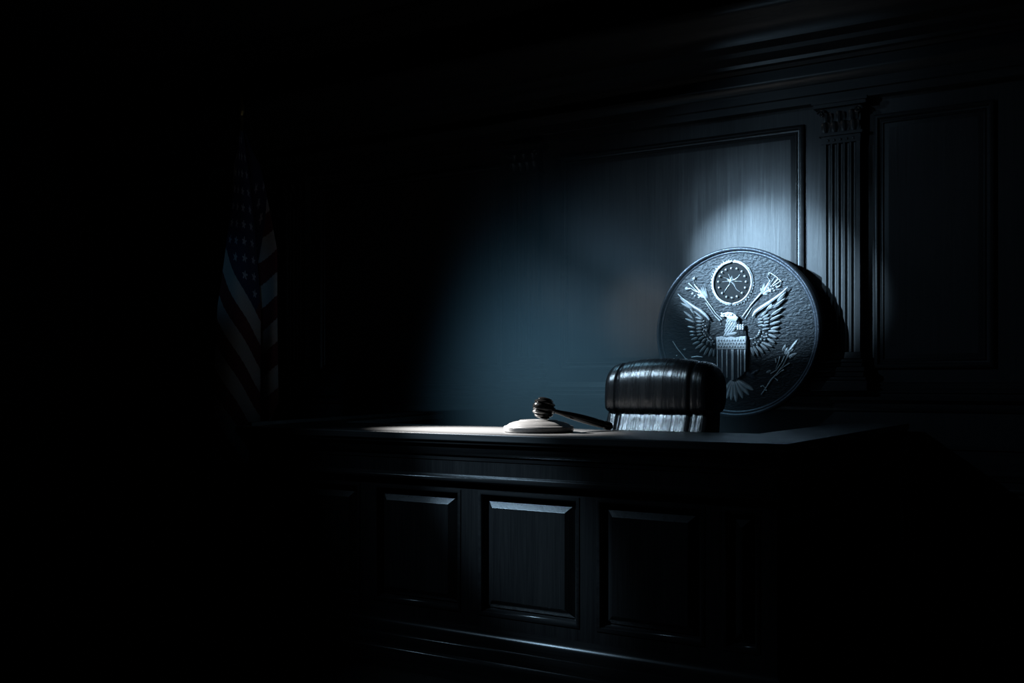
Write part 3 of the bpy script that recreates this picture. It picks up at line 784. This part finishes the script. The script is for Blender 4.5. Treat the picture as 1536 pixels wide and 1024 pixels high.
nt.links.new(dv_.outputs[0], dt.inputs[0]); nt.links.new(dv_.outputs[0], dt.inputs[1])
ex = nt.nodes.new('ShaderNodeMath'); ex.operation = 'POWER'; ex.inputs[0].default_value = math.exp(-.8)
nt.links.new(dt.outputs['Value'], ex.inputs[1])
ml = nt.nodes.new('ShaderNodeMath'); ml.operation = 'MULTIPLY'; ml.inputs[1].default_value = .85
nt.links.new(ex.outputs[0], ml.inputs[0]); nt.links.new(ml.outputs[0], vs.inputs['Density'])
nt.links.new(vs.outputs[0], out.inputs['Volume'])
ho = obj('haze', hz, m, smooth=0)
ho['kind'] = 'stuff'; ho['label'] = 'thin blue haze hanging between the bench and the wall, left of the chair'; ho['category'] = 'haze'

# ------------------------------------------------------------------ lights
def spot(name, loc, target, watts, deg, blend=1.0, col=(1, 1, 1), radius=.05):
    l = bpy.data.lights.new(name, 'SPOT'); l.energy = watts; l.spot_size = math.radians(deg); l.spot_blend = blend
    l.color = col; l.shadow_soft_size = radius
    o = bpy.data.objects.new(name, l); COL.objects.link(o); o.location = loc
    o.rotation_euler = (Vector(target) - Vector(loc)).to_track_quat('-Z', 'Y').to_euler()
    return o
BLUE = (.47, .74, 1.0)
LK = (-6.3, 2.0, 4.75)
spot('spot_seal', LK, W(1146, 412, 7.4), 8600, 10.4, 1.0, BLUE, .03)
spot('spot_wall_glow', (-4.47, 2.0, 3.72), W(1165, 345, 7.5), 520, 8.5, 1.0, BLUE, .10)
spot('spot_wall_halo', (-4.47, 2.0, 3.68), W(1150, 350, 7.5), 270, 15, 1.0, BLUE, .10)
spot('spot_wall_soft', (-4.47, 2.0, 3.60), W(1010, 410, 7.5), 62, 27, 1.0, BLUE, .10)  # added weak fill across the wall panel, not a known fixture
spot('spot_wall_low', (-4.3, 2.0, 3.2), W(958, 478, 7.5), 290, 8.5, 1.0, (.85, .92, 1), .10)  # added for the pale patch left of the seal, no known lamp
spot('spot_cornice', (-4.47, 2.0, 3.60), W(1215, 110, 7.3), 45, 15, 1.0, BLUE, .10)  # added to pick out the cornice edges, no known lamp
spot('spot_chair', (-4.9, 3.3, 4.85), (-2.95, 5.8, 1.62), 900, 15, 1.0, (.56, .80, 1), .05)
spot('spot_desk', (-7.4, 5.2, 4.5), W(726, 645, 5.05), 21000, 11.4, 1.0, (1, .985, .97), .09)
spot('spot_front', (-5.8, 1.9, 4.75), W(757, 750, 4.7), 850, 11, 1.0, BLUE, .04)
spot('spot_front_soft', (-5.8, 1.9, 4.75), W(780, 800, 4.7), 75, 30, 1.0, BLUE, .04)
spot('spot_haze', (-4.2, 6.6, 4.85), (-3.60, 6.6, 1.2), 350, 46, 1.0, (.32, .70, 1.0), .05)
spot('spot_wall', LK, (-1.2, 7.5, 2.3), 95, 32, 1.0, (.42, .7, 1), .05)
spot('spot_flag', (-4.5, 1.5, 4.5), W(362, 430, FY), 30*FB, 9, 1.0, (.2, .6, 1), .1)  # added fill in place of bounce light on the flag

w = bpy.data.worlds.new('World'); C.world = w; w.use_nodes = True
w.node_tree.nodes['Background'].inputs[0].default_value = (.25, .4, .8, 1)
w.node_tree.nodes['Background'].inputs[1].default_value = .0012

cam = bpy.data.cameras.new('Camera'); co = bpy.data.objects.new('Camera', cam); COL.objects.link(co)
co.location = (0, 0, EYE); co.rotation_euler = (PI / 2, 0, TH)
cam.sensor_width = 36; cam.lens = 36 * F / 1536; cam.shift_y = (HY - 512) / 1536
cam.clip_end = 100
C.camera = co
C.view_settings.view_transform = 'Standard'; C.view_settings.look = 'None'
C.view_settings.exposure = 0.0; C.view_settings.gamma = 1.0; C.view_settings.use_curve_mapping = False
